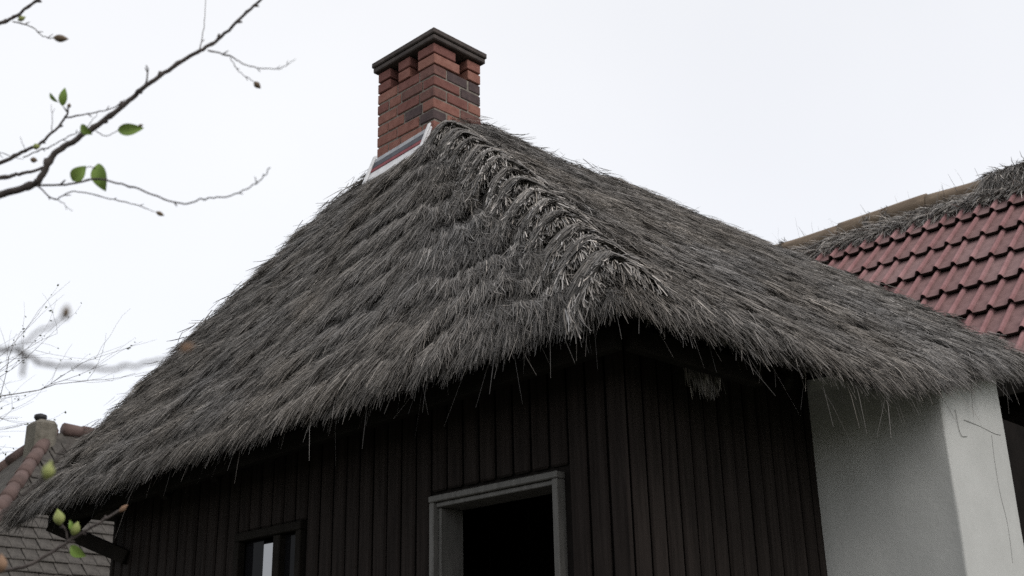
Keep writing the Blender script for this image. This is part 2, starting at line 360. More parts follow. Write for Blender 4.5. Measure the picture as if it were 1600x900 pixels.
# stacked reed bundles down the near hip
NB = 15
hv = np.linspace(.895, .065, NB) + rng.uniform(-.012, .012, NB)
for i, v in enumerate(hv):
    s0 = np.array([0.]); cL = surf_L(s0, np.array([v]))[0]; cR = surf_R(s0, np.array([v]))[0]; c = (cL + cR) / 2
    _, nL = frame(surf_L, np.array([.0]), np.array([v]), FL); _, nR = frame(surf_R, np.array([.04]), np.array([v]), FR)
    nL, nR = nL[0], nR[0]; up = nrm((nL + nR) / 2); hd = nrm(C0 - N_); across = nrm(np.cross(hd, up))   # across: + to the R side?
    if np.dot(across, np.array([.7, -.7, 0])) < 0: across = -across
    c = c + across * (.02 + .03 * max(0., .4 - v))
    prts = []; wd = .125 + .03 * (1 - v) + random.uniform(-.015, .015)
    def over(a):           # a in [-1, 1] across the rounded hip crest
        a = np.asarray(a)[:, None]
        side = np.where(a < 0, (-(np.cross(np.cross(nL, hd), nL) * 0) + 0), 0)
        tL = nrm(np.cross(nL, hd)); tL = tL if np.dot(tL, across) < 0 else -tL
        tR = nrm(np.cross(nR, hd)); tR = tR if np.dot(tR, across) > 0 else -tR
        lat = np.where(a < 0, tL * (-a), tR * a) * wd
        nn = nrm(up * (1 - np.abs(a)) + np.where(a < 0, nL, nR) * np.abs(a))
        return c + lat, nn
    tL = nrm(np.cross(nL, hd)); tL = tL if np.dot(tL, across) < 0 else -tL; tR = nrm(np.cross(nR, hd)); tR = tR if np.dot(tR, across) > 0 else -tR
    low = max(0., (.24 - v) / .24)
    # reeds folded over the crest as a saddle that rises towards its lower lip
    n = 1300; R_ = 6; HB = .092; h0 = rng.uniform(-HB, HB, n); tw = random.uniform(-.04, .04); fat = random.uniform(.85, 1.15) * (.75 if i < 2 else 1)
    a0 = rng.uniform(.45, 1.6, n); a1 = -rng.uniform(.3, 1.05, n); lay = rng.random(n); wds = rng.uniform(.7, 1.2, n) * .0042
    vs = np.empty((n, R_, 2, 3), np.float32); cc = np.empty((n, R_, 2, 3)); wav = rng.normal(0, .010, (n, 3))
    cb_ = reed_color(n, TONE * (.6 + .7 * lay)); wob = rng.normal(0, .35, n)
    for k, t in enumerate(np.linspace(0, 1, R_)):
        at = a0 + (a1 - a0) * t; pp, nn = over(at); rise = .035 + .075 * fat * (HB - h0) / (2 * HB)
        hh = h0 - .035 * at ** 2 + tw * at + .02 * np.sin(3 * at + wob * 4)
        q_ = pp + nn * (rise * (1 - .45 * np.minimum(at ** 2, 2.0)) + .012 * (lay - .5))[:, None] + hd * hh[:, None] + wav * t
        ww = (hd + nn * wob[:, None]) * (wds * .5)[:, None]
        vs[:, k, 0] = q_ - ww; vs[:, k, 1] = q_ + ww; cc[:, k] = cb_[:, None, :]
    base_ = (np.arange(n) * 2 * R_)[:, None, None]; qd = np.array([[2 * k, 2 * k + 1, 2 * k + 3, 2 * k + 2] for k in range(R_ - 1)])[None]
    prts.append((vs.reshape(-1, 3), (base_ + qd).reshape(-1, 4), np.clip(cc, 0, .6).reshape(-1, 3)))
    # pale cut butts hanging over the lip
    n = 850; a = np.clip(rng.normal(-.18, .52, n), -1.2, 1.1); p, nn = over(a)
    fan = np.where(a[:, None] < 0, tL * -a[:, None], tR * a[:, None]); tuft = (vnoise(a * 8, a * 0, i) - .5); lay = rng.random(n)
    D = -hd + fan * .45 - across * .15 + rng.normal(0, .16, (n, 3)) + across * (tuft * .7)[:, None]
    hgt = .11 * fat * (1 - .42 * np.minimum(a ** 2, 1)) - .03 * lay
    hs = rng.uniform(-.085, -.015, n) - .035 * a ** 2 + tw * a
    L = rng.uniform(.04, .085, n) + .04 * tuft + .03 * low * rng.random(n)
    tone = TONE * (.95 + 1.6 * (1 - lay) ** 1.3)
    prts.append(strands(p + nn * hgt[:, None] + hd * hs[:, None], D, nn, L, rng.uniform(.7, 1.2, n) * .0042, rng.uniform(-.03, .012, n), rng.uniform(0, .3, n), rng.normal(0, .2, n), reed_color(n, tone), taper=(.9, 1, 1, .85)))
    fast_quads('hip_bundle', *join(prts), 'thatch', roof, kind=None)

# chimney: mortar core, bricks, slabs, flashing
SX, SY = .395, .535; CX, CY = 4.125, 4.585; COURSE, BH = .0765, .066
ztop = 3.30 + .575
mb = MB(); mb.cbox((CX + .007, CY + .007, 2.6), (CX + SX - .007, CY + SY - .007, ztop - 2 * COURSE - .004), .004)
chim = mb.out('chimney', 'mortar', house)
NC = 14; bricks = 0
def brick(x0, x1, y0, y1, z0, mi):
    b = MB(); j = lambda a=.0025: random.uniform(-a, a)
    b.cbox((x0 + j(), y0 + j(), z0 + j(.0012)), (x1 + j(), y1 + j(), z0 + BH + j(.0012)), .0035 + random.uniform(0, .002))
    b.out('brick', 'brick%d' % mi, chim)
def pick():
    return random.choices((0, 1, 2, 3, 4), (34, 24, 18, 12, 14))[0]
D_ = .1025; J = .0105
for c in range(NC):
    z0 = ztop - (c + 1) * COURSE + .005
    if c < 2:      # open vent courses: piers only
        for (x0, x1, y0, y1) in ((0, .215 if c else .185, 0, .15), (0, .11, .225, .335), (0, .16, .415, SY), (.285, SX, 0, .11), (.285, SX, .225, .335), (.24, SX, .43, SY)):
            brick(CX + x0, CX + x1, CY + y0, CY + y1, z0, random.choice((0, 0, 1, 3)))
        continue
    if c % 2 == 0:
        fl = [(0, .135), (.135, .345), (.345, SY - .0)]; off = 0
        # x- and x+ sides run full length, y sides fit between
        for (a, b) in fl:
            brick(CX, CX + D_, CY + a + (J / 2 if a > 0 else 0), CY + b - (J / 2 if b < SY else 0), z0, pick())
            brick(CX + SX - D_, CX + SX, CY + SY - b + (J / 2 if b < SY else 0), CY + SY - a - (J / 2 if a > 0 else 0), z0, pick())
        brick(CX + D_ + J, CX + SX - D_ - J, CY, CY + D_, z0, pick()); brick(CX + D_ + J, CX + SX - D_ - J, CY + SY - D_, CY + SY, z0, pick())
    else:
        for yy in (0, SY - D_):
            k = .215 if yy == 0 else .18
            brick(CX, CX + k, CY + yy, CY + yy + D_, z0, pick()); brick(CX + k + J, CX + SX, CY + yy, CY + yy + D_, z0, pick())
        cut = .27 if c % 4 == 1 else .30
        for xx in (0, SX - D_):
            brick(CX + xx, CX + xx + D_, CY + D_ + J, CY + cut, z0, pick()); brick(CX + xx, CX + xx + D_, CY + cut + J, CY + SY - D_ - J, z0, pick())
for k, (o, z0, z1) in enumerate(((.024, ztop + .002, ztop + .036), (.032, ztop + .0385, ztop + .076))):
    b = MB(); b.cbox((CX - o, CY - o, z0), (CX + SX + o, CY + SY + o, z1), .006); b.out('cap_slab', 'slab', chim)
b = MB(); b.cbox((CX + .13, CY + .16, ztop - .154), (CX + .26, CY + .38, ztop - .06), .01); b.out('flue', 'slab', chim)
# flashing strip: three bands in a white border, lying against the chimney foot on the hip end
f0 = at_x((672, 202), CX - .055); f1_ = at_x((583, 256), CX - .055)
ex = nrm(f1_ - f0); sl_ = nrm(np.array([-.36, 0, -.93])); ez = nrm(np.cross(sl_, ex)); ez = ez if ez[0] < 0 else -ez
fo = f0; fr = (fo, np.array([ex, sl_, ez])); FLn = float(np.linalg.norm(f1_ - f0))
b = MB(); b.cbox((0, -.03, -.012), (FLn, .175, .004), .004, fr); b.out('flashing', 'white_trim', chim)
for (a0, a1, mm) in ((-.018, .020, 'greyblue'), (.022, .066, 'navy'), (.068, .100, 'crimson')):
    b = MB(); b.cbox((.022, a0, .0045), (FLn - .03, a1, .0085), .0015, fr); b.out('flashing_band', mm, chim)
for (a0, a1) in ((-.004, .022), (FLn - .028, FLn + .004)):
    b = MB(); b.cbox((a0, -.045, .005), (a1, .19, .018), .005, fr); b.out('flashing_edge', 'white_trim', chim)

# walls: backing with openings, individual boards, door and window
XW, YW, YF, XB = 3.56, 2.82, 6.98, 8.0
ZT = 1.72
wallp = MB()
def wbox(lo, hi): wallp.cbox(lo, hi, .002)
DY0, DY1, DZ = 3.20, 3.925, at_x((770, 769), XW)[2]                 # door opening
WY0, WY1, WZ = at_x((465, 860), XW)[1], at_x((377, 860), XW)[1], at_x((420, 838), XW)[2]
WZ0 = WZ - 1.0
wbox((XW + .02, YW + .02, G), (XW + .12, DY0, ZT)); wbox((XW + .02, DY0, DZ), (XW + .12, DY1, ZT)); wbox((XW + .02, DY1, G), (XW + .12, WY0, ZT))
wbox((XW + .02, WY0, WZ), (XW + .12, WY1, ZT)); wbox((XW + .02, WY0, G), (XW + .12, WY1, WZ0)); wbox((XW + .02, WY1, G), (XW + .12, YF, ZT))
wbox((XW + .12, YW + .02, G), (XB, YW + .12, ZT)); wbox((XW + .12, YF - .1, G), (XB, YF, ZT)); wbox((XB - .1, YW + .12, G), (XB, YF - .1, ZT))
wbox((XW + .13, YW + .13, G + .012), (XB - .11, YF - .11, G + .05))
wbox((XW - .32, YW - .2, ZT + .002), (XB, YF + .2, ZT + .03)) if False else None
wall = wallp.out('wall', 'inside', house)
BW = .1055
def board(lo, hi):
    b = MB(); b.cbox(lo, hi, .011); b.out('board', 'board', wall)
y = YW - .004
while y < YF - .02:
    a, c = y + .0065, min(y + BW - .0065, YF); ym = (a + c) / 2; dx = random.uniform(0, .005)
    zs = [(G + .02, ZT)]
    if a < DY1 + .05 and c > DY0 - .05: zs = [(DZ + .055, ZT)] if (DY0 - .05 < ym < DY1 + .05) else zs
    if WY0 - .05 < ym < WY1 + .05: zs = [(WZ + .05, ZT), (G + .02, WZ0 - .05)]
    for z0, z1 in zs: board((XW - .004 + dx, a, z0), (XW + .019 + dx * .2, c, z1 + (ym * 0)))
    y += BW
x = XW + .024
while x < 5.0:
    dx = random.uniform(0, .005); board((x + .0065, YW - .006 + dx, G + .02), (x + BW - .0065, YW + .018, ZT)); x += BW
# door frame with stepped moulding and reveal
FW = .03
door = MB().cbox((XW - .03, DY1, G), (XW + .14, DY1 + FW, DZ + .0), .004).out('door_frame', 'frame', house)
for (lo, hi) in (((XW - .03, DY0 - FW, G), (XW + .14, DY0, DZ)), ((XW - .033, DY0 - FW - .002, DZ + .001), (XW + .14, DY1 + FW + .002, DZ + FW))):
    b = MB(); b.cbox(lo, hi, .004); b.out('frame_member', 'frame', door)
b = MB(); b.cbox((XW - .014, DY0 + .002, DZ - .022), (XW + .139, DY1 - .002, DZ - .001), .003); b.out('frame_member', 'frame', door)
b = MB(); b.cbox((XW + .0, DY1 - .02, G), (XW + .139, DY1 - .001, DZ - .023), .003); b.out('frame_member', 'frame', door)
# a dark boarded partition inside, behind the doorway
for k in range(9):
    b = MB(); b.cbox((XW + 1.3, 3.0 + k * .32, G + .06), (XW + 1.33, 3.0 + k * .32 + .312, ZT - .02), .008); b.out('inner_board', 'inside', wall)
# window
win = MB().cbox((XW - .022, WY0 - .045, WZ), (XW + .1, WY1 + .045, WZ + .045), .004).out('window', 'beam', house)
WM = (at_x((432, 870), XW)[1])
for (lo, hi, nm) in (((XW - .02, WY0 - .045, WZ0), (XW + .1, WY0, WZ - .001), 'window_frame'), ((XW - .02, WY1, WZ0), (XW + .1, WY1 + .045, WZ - .001), 'window_frame'),
                 ((XW - .02, WY0, WZ0 - .045), (XW + .1, WY1, WZ0), 'window_sill'), ((XW - .008, WM - .03, WZ0 + .001), (XW + .08, WM + .03, WZ - .001), 'mullion')):
    b = MB(); b.cbox(lo, hi, .004); b.out(nm, 'beam', win)
for (a, c, mm) in ((WY0 + .001, WM - .031, 'pane'), (WM + .031, WM + .165, 'pane_bright'), (WM + .168, WY1 - .001, 'pane')):
    b = MB(); b.cbox((XW + .03, a, WZ0 + .002), (XW + .036, c, WZ - .03 if mm != 'pane' else WZ - .002), .0005); b.out('pane', mm, win)
# soffit timbers: wall plates, eave battens, rafters, bracket at the far corner
def beam(a, b_, w_, h_, name, m='beam', parent=house):
    a = np.array(a, float); b_ = np.array(b_, float); d = nrm(b_ - a); L = np.linalg.norm(b_ - a)
    s_ = nrm(np.cross(d, (0, 0, 1.))) if abs(d[2]) < .95 else np.array([1., 0, 0]); u_ = np.cross(s_, d)
    o = MB(); o.cbox((0, -w_ / 2, -h_ / 2), (L, w_ / 2, h_ / 2), .005, (a, np.array([d, s_, u_]))); return o.out(name, m, parent)
beam((XW - .24, YW - .18, 1.335), (XW - .27, YF + .3, 1.215), .05, .09, 'eave_beam')
beam((XW - .2, YW - .20, 1.335), (4.0, YW - .36, 1.27), .05, .09, 'eave_beam')
for k in range(9):
    yy = YW + .1 + k * .52; beam((XW - .2, yy, 1.36 - .026 * k), (XW + .05, yy, 1.66 - .026 * k), .06, .06, 'rafter')
for k in range(2):
    xx = XW + .35 + k * .42; beam((xx, YW - .3, 1.33 - .02 * k), (xx, YW + .1, 1.62 - .02 * k), .06, .06, 'rafter')
pa = at_x((80, 820), XW - .30); pb = at_x((200, 872), XW + .0)
beam(pa, pb, .07, .085, 'bracket')
# reed wad showing under the eave of the long side
n = 260; c0 = np.array(at_y((1098, 585), 2.62)); P0 = c0 + rng.normal(0, .028, (n, 3)); Dn = np.tile([0.1, -.1, -1.], (n, 1)) + rng.normal(0, .1, (n, 3))
fast_quads('reed_wad', *strands(P0 + (0, 0, .06), Dn, np.tile([-.7, -.7, 0.], (n, 1)), rng.uniform(.08, .13, n), np.full(n, .005), np.zeros(n), np.zeros(n), rng.normal(0, .1, n), reed_color(n, np.full(n, .13))), 'thatch', roof)

# plaster pier at the end of the long side
px = at_y((1274, 740), YW)[0]; pc = at_y((1482, 690), 2.2); pe = at_y((1572, 690), 2.22)
prof = [(px, YW + .05), (px + .002, YW - .01), ]
a_ = np.array([px, YW - .012]); b_ = np.array([pc[0], 2.2]); e_ = np.array([pe[0], 2.22]); rr = []
d1 = (b_ - a_) / np.linalg.norm(b_ - a_); d2 = (e_ - b_) / np.linalg.norm(e_ - b_)
for t in np.linspace(0, 1, 14)[:-1]: rr.append(a_ + (b_ - d1 * .018 - a_) * t)
for t in np.linspace(0, 1, 6): rr.append((1 - t) ** 2 * (b_ - d1 * .018) + 2 * t * (1 - t) * b_ + t * t * (b_ + d2 * .018))
for t in np.linspace(0, 1, 8)[1:]: rr.append(b_ + d2 * .018 + (e_ - b_ - d2 * .018) * t)
rr += [e_ + (.02, .02), e_ + (.02, .5), np.array([px, YW + .3])]
rr = np.array(rr); zs = np.linspace(G, 1.75, 30); vs = []; fs = []; k = len(rr)
for j, z in enumerate(zs):
    for i, q in enumerate(rr):
        top = 0; wob = .008 * (vnoise(i * .5, j * .45, 3) - .5); vs.append((q[0] + wob, q[1] + wob, min(z, float(np.interp(q[0], (4.9, 5.2, 5.8), (1.52, 1.50, 1.62))))))
for j in range(len(zs) - 1):
    for i in range(k): fs.append((j * k + i, j * k + (i + 1) % k, (j + 1) * k + (i + 1) % k, (j + 1) * k + i))
build('plaster_pier', vs, fs, 'plaster', house, smooth=True)
def on_pier(p):       # pixel on the pier's front face
    r = ray(p); nn = np.array([-d2[1], d2[0]]); t = np.dot(b_, nn) / np.dot(r[:2], nn); q = r * t; return q + np.array([0, -.002, 0])
for pts in (((1492, 640), (1500, 678), (1511, 682)), ((1506, 656), (1530, 666), (1552, 677), (1563, 680)), ((1549, 680), (1553, 715), (1562, 770), (1574, 820), (1582, 880))):
    mb = MB(); mb.tube(smooth_path([on_pier(p) for p in pts], 4), 0.0013 if len(pts) < 5 else .0008, 5); mb.out('crack', 'crack', house)

# ---------------------------------------------------------------- red tiled building behind the long side
A2 = math.radians(45); XE = 10.0; ZE = 2.667; XR = 12.99; ZR = 5.657
b2 = empty('tiled_house', (13, 4.5, G), 'house with a red interlocking tile roof and a round pole along its ridge', 'house')
U = np.array([math.cos(A2), 0, math.sin(A2)]); NN = np.array([-math.sin(A2), 0, math.cos(A2)]); SLEN = (XR - XE) / math.cos(A2)
Y0_, Y1_ = 0.2, 10.0
def onslope(u, y, h=0): return np.array([XE, 0, ZE]) + U * u + np.array([0, y, 0]) + NN * h
mb = MB(); fr2 = (np.array([XE, 0, ZE]), np.array([U, (0, 1, 0), NN]))
mb.cbox((0, Y0_, -.12), (SLEN, Y1_, -.045), .003, fr2)
mb.add([onslope(SLEN, Y0_, -.06), onslope(SLEN, Y1_, -.06), (XR + 3, Y1_, ZE), (XR + 3, Y0_, ZE)], [(0, 1, 2, 3)])
roof2 = mb.out('roof', 'beam', b2)
mb = MB(); mb.cbox((XE + .45, Y0_ + .3, G), (XR + 2.6, Y1_ - .3, ZE + .3), .01); mb.out('wall', 'beam', b2)
beam((XE + .02, Y0_, ZE - .1), (XE + .02, Y1_, ZE - .1), .03, .16, 'fascia', 'beam', b2)
TP = .205; TWd = TP * 2; ROW = .59; TLn = .65
def tile_mesh():
    cs = []
    for r_ in range(2):
        o = r_ * TP
        cs += [(o, .0), (o + .06, -.002), (o + .130, .0), (o + .134, .020), (o + .144, .042), (o + .161, .050), (o + .178, .042), (o + .192, .016)]
    cs += [(TWd - .003, .0)]
    vs = []; fs = []; n = len(cs)
    for u, t in ((0, 0.015), (TLn, -.052)):
        for y, z in cs: vs.append((u, y, z + t))
    for y, z in cs: vs.append((.02, y, z - .02))
    for i in range(n - 1):
        fs.append((i, n + i, n + i + 1, i + 1)); fs.append((i, i + 1, 2 * n + i + 1, 2 * n + i))
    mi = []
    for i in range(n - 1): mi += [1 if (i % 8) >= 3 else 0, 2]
    return np.array(vs), fs, mi
tv, tf, tmi = tile_mesh()
tmesh = []
for mm in ('tile', 'tile2'):
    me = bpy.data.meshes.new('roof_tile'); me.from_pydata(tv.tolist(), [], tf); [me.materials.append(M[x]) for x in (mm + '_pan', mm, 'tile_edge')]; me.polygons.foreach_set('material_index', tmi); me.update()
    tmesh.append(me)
RB = Matrix([[U[0], 0, NN[0]], [0, 1, 0], [U[2], 0, NN[2]]]).to_4x4()
rest = MB(); nrow = int(SLEN / ROW) + 1; nt_ = 0
for r_ in range(nrow):
    u0 = SLEN - (r_ + 1) * ROW - .02
    yy = Y0_ + (r_ % 2) * 0
    while yy < Y1_ - TWd:
        o3 = onslope(u0 + random.uniform(-.012, .012), yy, .016 + random.uniform(-.005, .005)); pxx, pyy = proj(onslope(u0 + .3, yy + TP))
        vis = pxx < 1640 and pyy < 640 and pyy > 250 and pxx > 1190 and u0 > -.3 and pyy > 375 + (pxx - 1220) * .48 - (pxx - 1220) * 1.2 and pyy < 375 + (pxx - 1220) * .53 + 45
        jit = Matrix.Rotation(random.uniform(-.02, .02), 4, 'Z')
        mw = Matrix.Translation(Vector((o3[0], o3[1], o3[2] + EYE))) @ RB @ jit
        if u0 < -.2: pass
        elif vis:
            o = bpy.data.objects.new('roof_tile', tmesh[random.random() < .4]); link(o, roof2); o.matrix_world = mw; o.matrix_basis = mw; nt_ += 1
        else:
            R3 = np.array(RB.to_3x3()); rest.add(o3 + tv @ R3.T, tf)
        yy += TWd
rest.out('outer_tiles', 'tile', roof2, smooth=False, kind='stuff')
# ridge pole in lengths, reed stuffing under it
pr = .115; zc = ZR + .10
knots = [Y0_ + .2, 4.45, 5.35, 6.55, 8.1, Y1_]
for i in range(len(knots) - 1):
    a, c = knots[i], knots[i + 1]; ys = np.linspace(a + .004, c - .004, 12); r0 = pr * random.uniform(.92, 1.05)
    pts = [(XR - .02 + .012 * math.sin(y * 3 + i), y, zc + .018 * math.sin(y * 2.1 + i)) for y in ys]
    MB().tube(pts, r0 * (1 + .03 * np.sin(ys * 5)), 14).out('ridge_pole', 'pole', b2, smooth=True)
def reed_roll(n, y0, y1, top, Lr, dvec, hang):
    y_ = rng.uniform(y0, y1, n); P0 = np.stack([XR - rng.uniform(.08, .25, n), y_, np.zeros(n)], 1)
    P0[:, 2] = ZR - (XR - P0[:, 0]) * 1.0 + .05 + rng.uniform(0, top, n) * (1 - np.abs(((XR - P0[:, 0]) - .165) / .1) * .6)
    Dn = np.tile(dvec, (n, 1)) + rng.normal(0, .38, (n, 3))
    return strands(P0, Dn, np.tile([-.7, 0, .7], (n, 1)), rng.uniform(*Lr, n), rng.uniform(.006, .012, n), rng.uniform(0, .05, n), rng.uniform(*hang, n), rng.normal(0, .25, n), reed_color(n, np.full(n, .26)))
n = 1500; yb = rng.uniform(3.2, 4.62, n); an = rng.uniform(-.5, 1.9, n)
Pb = np.stack([XR - .02 - .13 * np.sin(an), yb, zc + .12 * np.cos(an)], 1); Nb = np.stack([-np.sin(an), 0 * an, np.cos(an)], 1)
Db = np.stack([-np.cos(an) * .9 - .3, rng.normal(.05, .3, n), -np.sin(an) - .35], 1)
wisps = edge_tufts(np.array([[XR - .05, 4.6, zc], [XR - .05, 8, zc]]), np.array([-.5, 0, .8]), np.array([-.2, .3, .9]), 50, (.1, .4), W=.005, spread=.5)
band = []
for yk in (5.9, 6.15, 7.4):
    m_ = 60; th = rng.uniform(-.6, 2.2, m_); Pk = np.stack([XR - .02 - .1 * np.sin(th), yk + rng.normal(0, .03, m_), zc + .1 * np.cos(th)], 1)
    band.append(strands(Pk, np.stack([-np.cos(th), rng.normal(0, .1, m_), -np.sin(th)], 1), np.stack([-np.sin(th), 0 * th, np.cos(th)], 1), rng.uniform(.06, .16, m_), np.full(m_, .008), np.zeros(m_), rng.uniform(0, .3, m_), rng.normal(0, .2, m_), reed_color(m_, np.full(m_, .17))))
fast_quads('ridge_reed', *join([reed_roll(5200, 3.0, 9.0, .12, (.10, .24), [-.55, .55, -.35], (0, .5)), reed_roll(2000, 3.0, 9.0, .06, (.08, .18), [-.6, -.3, -.6], (0, .5)),
    strands(Pb, Db, Nb, rng.uniform(.16, .36, n), rng.uniform(.007, .012, n), rng.uniform(.0, .06, n), rng.uniform(.1, .5, n), rng.normal(0, .2, n), reed_color(n, np.full(n, .2))), wisps] + band), 'thatch', b2)

# ---------------------------------------------------------------- far house behind the hip end: shingle roof with clay hip tiles
b3 = empty('shingled_house', (9, 16, G), 'far house with a grey brown shingle roof and pink clay hip tiles', 'house')
A3 = math.radians(44); YR3 = 15.2; top3 = at_y((82, 668), YR3); ZR3 = top3[2] - .06; XH = top3[0]
run3 = 4.2; YE3 = YR3 - run3; ZE3 = ZR3 - run3 * math.tan(A3); XR3 = 15.0
HX = XH - 3.4          # hip end eave
vs = [(XH, YR3, ZR3), (XR3, YR3, ZR3), (XR3, YE3, ZE3), (HX, YE3, ZE3), (HX, YR3 + run3, ZE3), (XR3, YR3 + run3, ZE3)]
roof3 = build('roof', vs, [(0, 3, 2, 1), (0, 4, 3), (0, 1, 5, 4)], 'shingle', b3)
mb = MB(); mb.cbox((HX + .4, YE3 + .4, G), (XR3 - .2, YR3 + run3 - .4, ZE3 + .2), .01); mb.out('wall', 'stone', b3)
U3 = np.array([0, math.cos(A3), math.sin(A3)]); N3 = np.array([0, -math.sin(A3), math.cos(A3)])
sw, srow = .17, .21
bm_ = MB(); bm_.cbox((.004, 0, 0), (sw - .004, srow * 1.5, .022), .006)
sv = np.array(bm_.v); smesh = bpy.data.meshes.new('shingle'); sv2 = sv.copy(); sv2[:, 2] -= (sv[:, 1] / (srow * 1.5)) * .03
smesh.from_pydata(sv2.tolist(), [], bm_.f); smesh.materials.append(M['shingle']); smesh.update()
RB3 = Matrix([[1, 0, 0], [0, U3[1], N3[1]], [0, U3[2], N3[2]]]).to_4x4(); R33 = np.array(RB3.to_3x3())
sl3 = run3 / math.cos(A3); rest = MB(); cnt = 0
for r_ in range(int(sl3 / srow) - 1):
    u0 = r_ * srow; hipx = HX + (XH - HX) * (u0 / sl3); x = hipx + .12 + (r_ % 2) * .1
    while x < 12.5:
        o3 = np.array([x, YE3, ZE3]) + U3 * u0 + N3 * (.012 + random.uniform(0, .014)); q = proj(o3)
        if -12 < q[0] < 190 and q[1] < 925 and not (q[0] > 130 and q[1] < 800) and not (q[1] < 800 and q[1] > 700 + 0 * q[0] and q[0] > 60) and cnt < 295:
            o = bpy.data.objects.new('shingle', smesh); link(o, roof3)
            o.matrix_basis = Matrix.Translation(Vector((o3[0], o3[1], o3[2] + EYE))) @ RB3 @ Matrix.Rotation(random.uniform(-.03, .03), 4, 'Z'); cnt += 1
        else: rest.add(o3 + sv2 @ R33.T, bm_.f)
        x += sw
rest.out('outer_shingles', 'shingle', roof3, kind='stuff')
def cap_run(a, b_, r_, n):
    a = np.array(a, float); b_ = np.array(b_, float)
    for i in range(n):
        p = a + (b_ - a) * i / n; q = a + (b_ - a) * (i + 1.12) / n
        MB().tube([p, p * .5 + q * .5, q], (r_ * 1.1, r_ * 1.02, r_ * .9), 9).out('hip_tile', 'hiptile', roof3, smooth=True)
T3 = np.array([XH, YR3, ZR3]); cap_run((HX, YE3, ZE3 + .05), T3 + (0, 0, .0), .09, 20); cap_run((HX, YR3 + run3, ZE3 + .05), T3 + (0, 0, .0), .09, 20)
cap_run((XH + .15, YR3, ZR3 + .05), (XR3, YR3, ZR3 + .05), .09, 30)
cb = at_y((64, 676), YR3 - .1)
vs = []; nb = 8
b = MB(); b.cbox((cb[0] - .14, YR3 - .3, ZR3 - .7), (cb[0] + .15, YR3 + .1, ZR3 + .09), .05); b.out('chimney_stub', 'stone', b3)
b = MB(); pc3 = np.array([cb[0] - .03, YR3 - .1, ZR3 + .085]); b.tube([pc3, pc3 + (0, 0, .05), pc3 + (0, 0, .09), pc3 + (0, 0, .11)], (.05, .085, .08, .03), 10); b.out('cowl', 'cowl', b3, smooth=True)

# ---------------------------------------------------------------- far bare tree at the left
def grow(mb, p, d, L, r, depth, tips, seed):
    R = random.Random(seed); pts = [p]; q = p.copy(); dd = d.copy(); k = 5
    for i in range(k):
        dd = nrm(dd + np.array([R.gauss(0, .14), R.gauss(0, .14), R.gauss(.03, .10)])); q = q + dd * L / k; pts.append(q.copy())
    mb.tube(pts, np.linspace(r, r * .5, k + 1), 5 if depth > 1 else 3, cap=False)
    if depth == 0: tips.append((pts, dd)); return
    for j in range(R.choice((3, 4, 4)) if depth > 1 else 4):
        i = R.randint(1, k); nd = nrm(dd + np.array([R.gauss(0, .55), R.gauss(0, .55), R.gauss(.05, .45)]))
        grow(mb, pts[i], nd, L * R.uniform(.55, .8), r * .5, depth - 1, tips, R.random())
    tips.append((pts, dd))
tb = at_d((-330, 1000), 15.); tb = np.array([tb[0], tb[1], G])
tree = empty('bare_tree', tb, 'bare spring tree with fine twigs and sparse new leaves beside the shingled roof', 'tree')
tk = at_d((-300, 820), 15.); MB().tube(smooth_path([tb, tb * .6 + tk * .4 + (.1, 0, 0), tk], 6), np.linspace(.17, .10, 13), 10).out('trunk', 'bark_far', tree, smooth=True)
mb = MB(); tips = []
for k, (tx, ty) in enumerate(((60, 640), (30, 560), (40, 480), (-40, 470), (10, 690), (60, 720), (-150, 400), (-420, 500), (-520, 640), (-30, 620))):
    g = at_d((tx, ty), 15 + random.uniform(-.8, .8)); d = g - tk; L = np.linalg.norm(d)
    grow(mb, tk - (0, 0, .02 * k), nrm(d), L * .62, .02, 3, tips, 100 + k)
mb.out('crown', 'bark_far', tree)
mb = MB()
for pts, d in tips:
    for _ in range(3 if random.random() < .55 else 0):
        p = np.array(pts[random.randint(2, 5)]) + np.random.default_rng(random.randint(0, 9999)).normal(0, .015, 3)
        a = nrm(np.array([random.gauss(0, 1), random.gauss(0, 1), random.gauss(-.4, .6)])); s_ = nrm(np.cross(a, (random.random(), .3, .7))); l = random.uniform(.02, .05)
        mb.add([p, p + a * l * .5 + s_ * l * .3, p + a * l, p + a * l * .5 - s_ * l * .3], [(0, 1, 2, 3)])
mb.out('leaves', 'leaf_d', tree, kind='stuff')

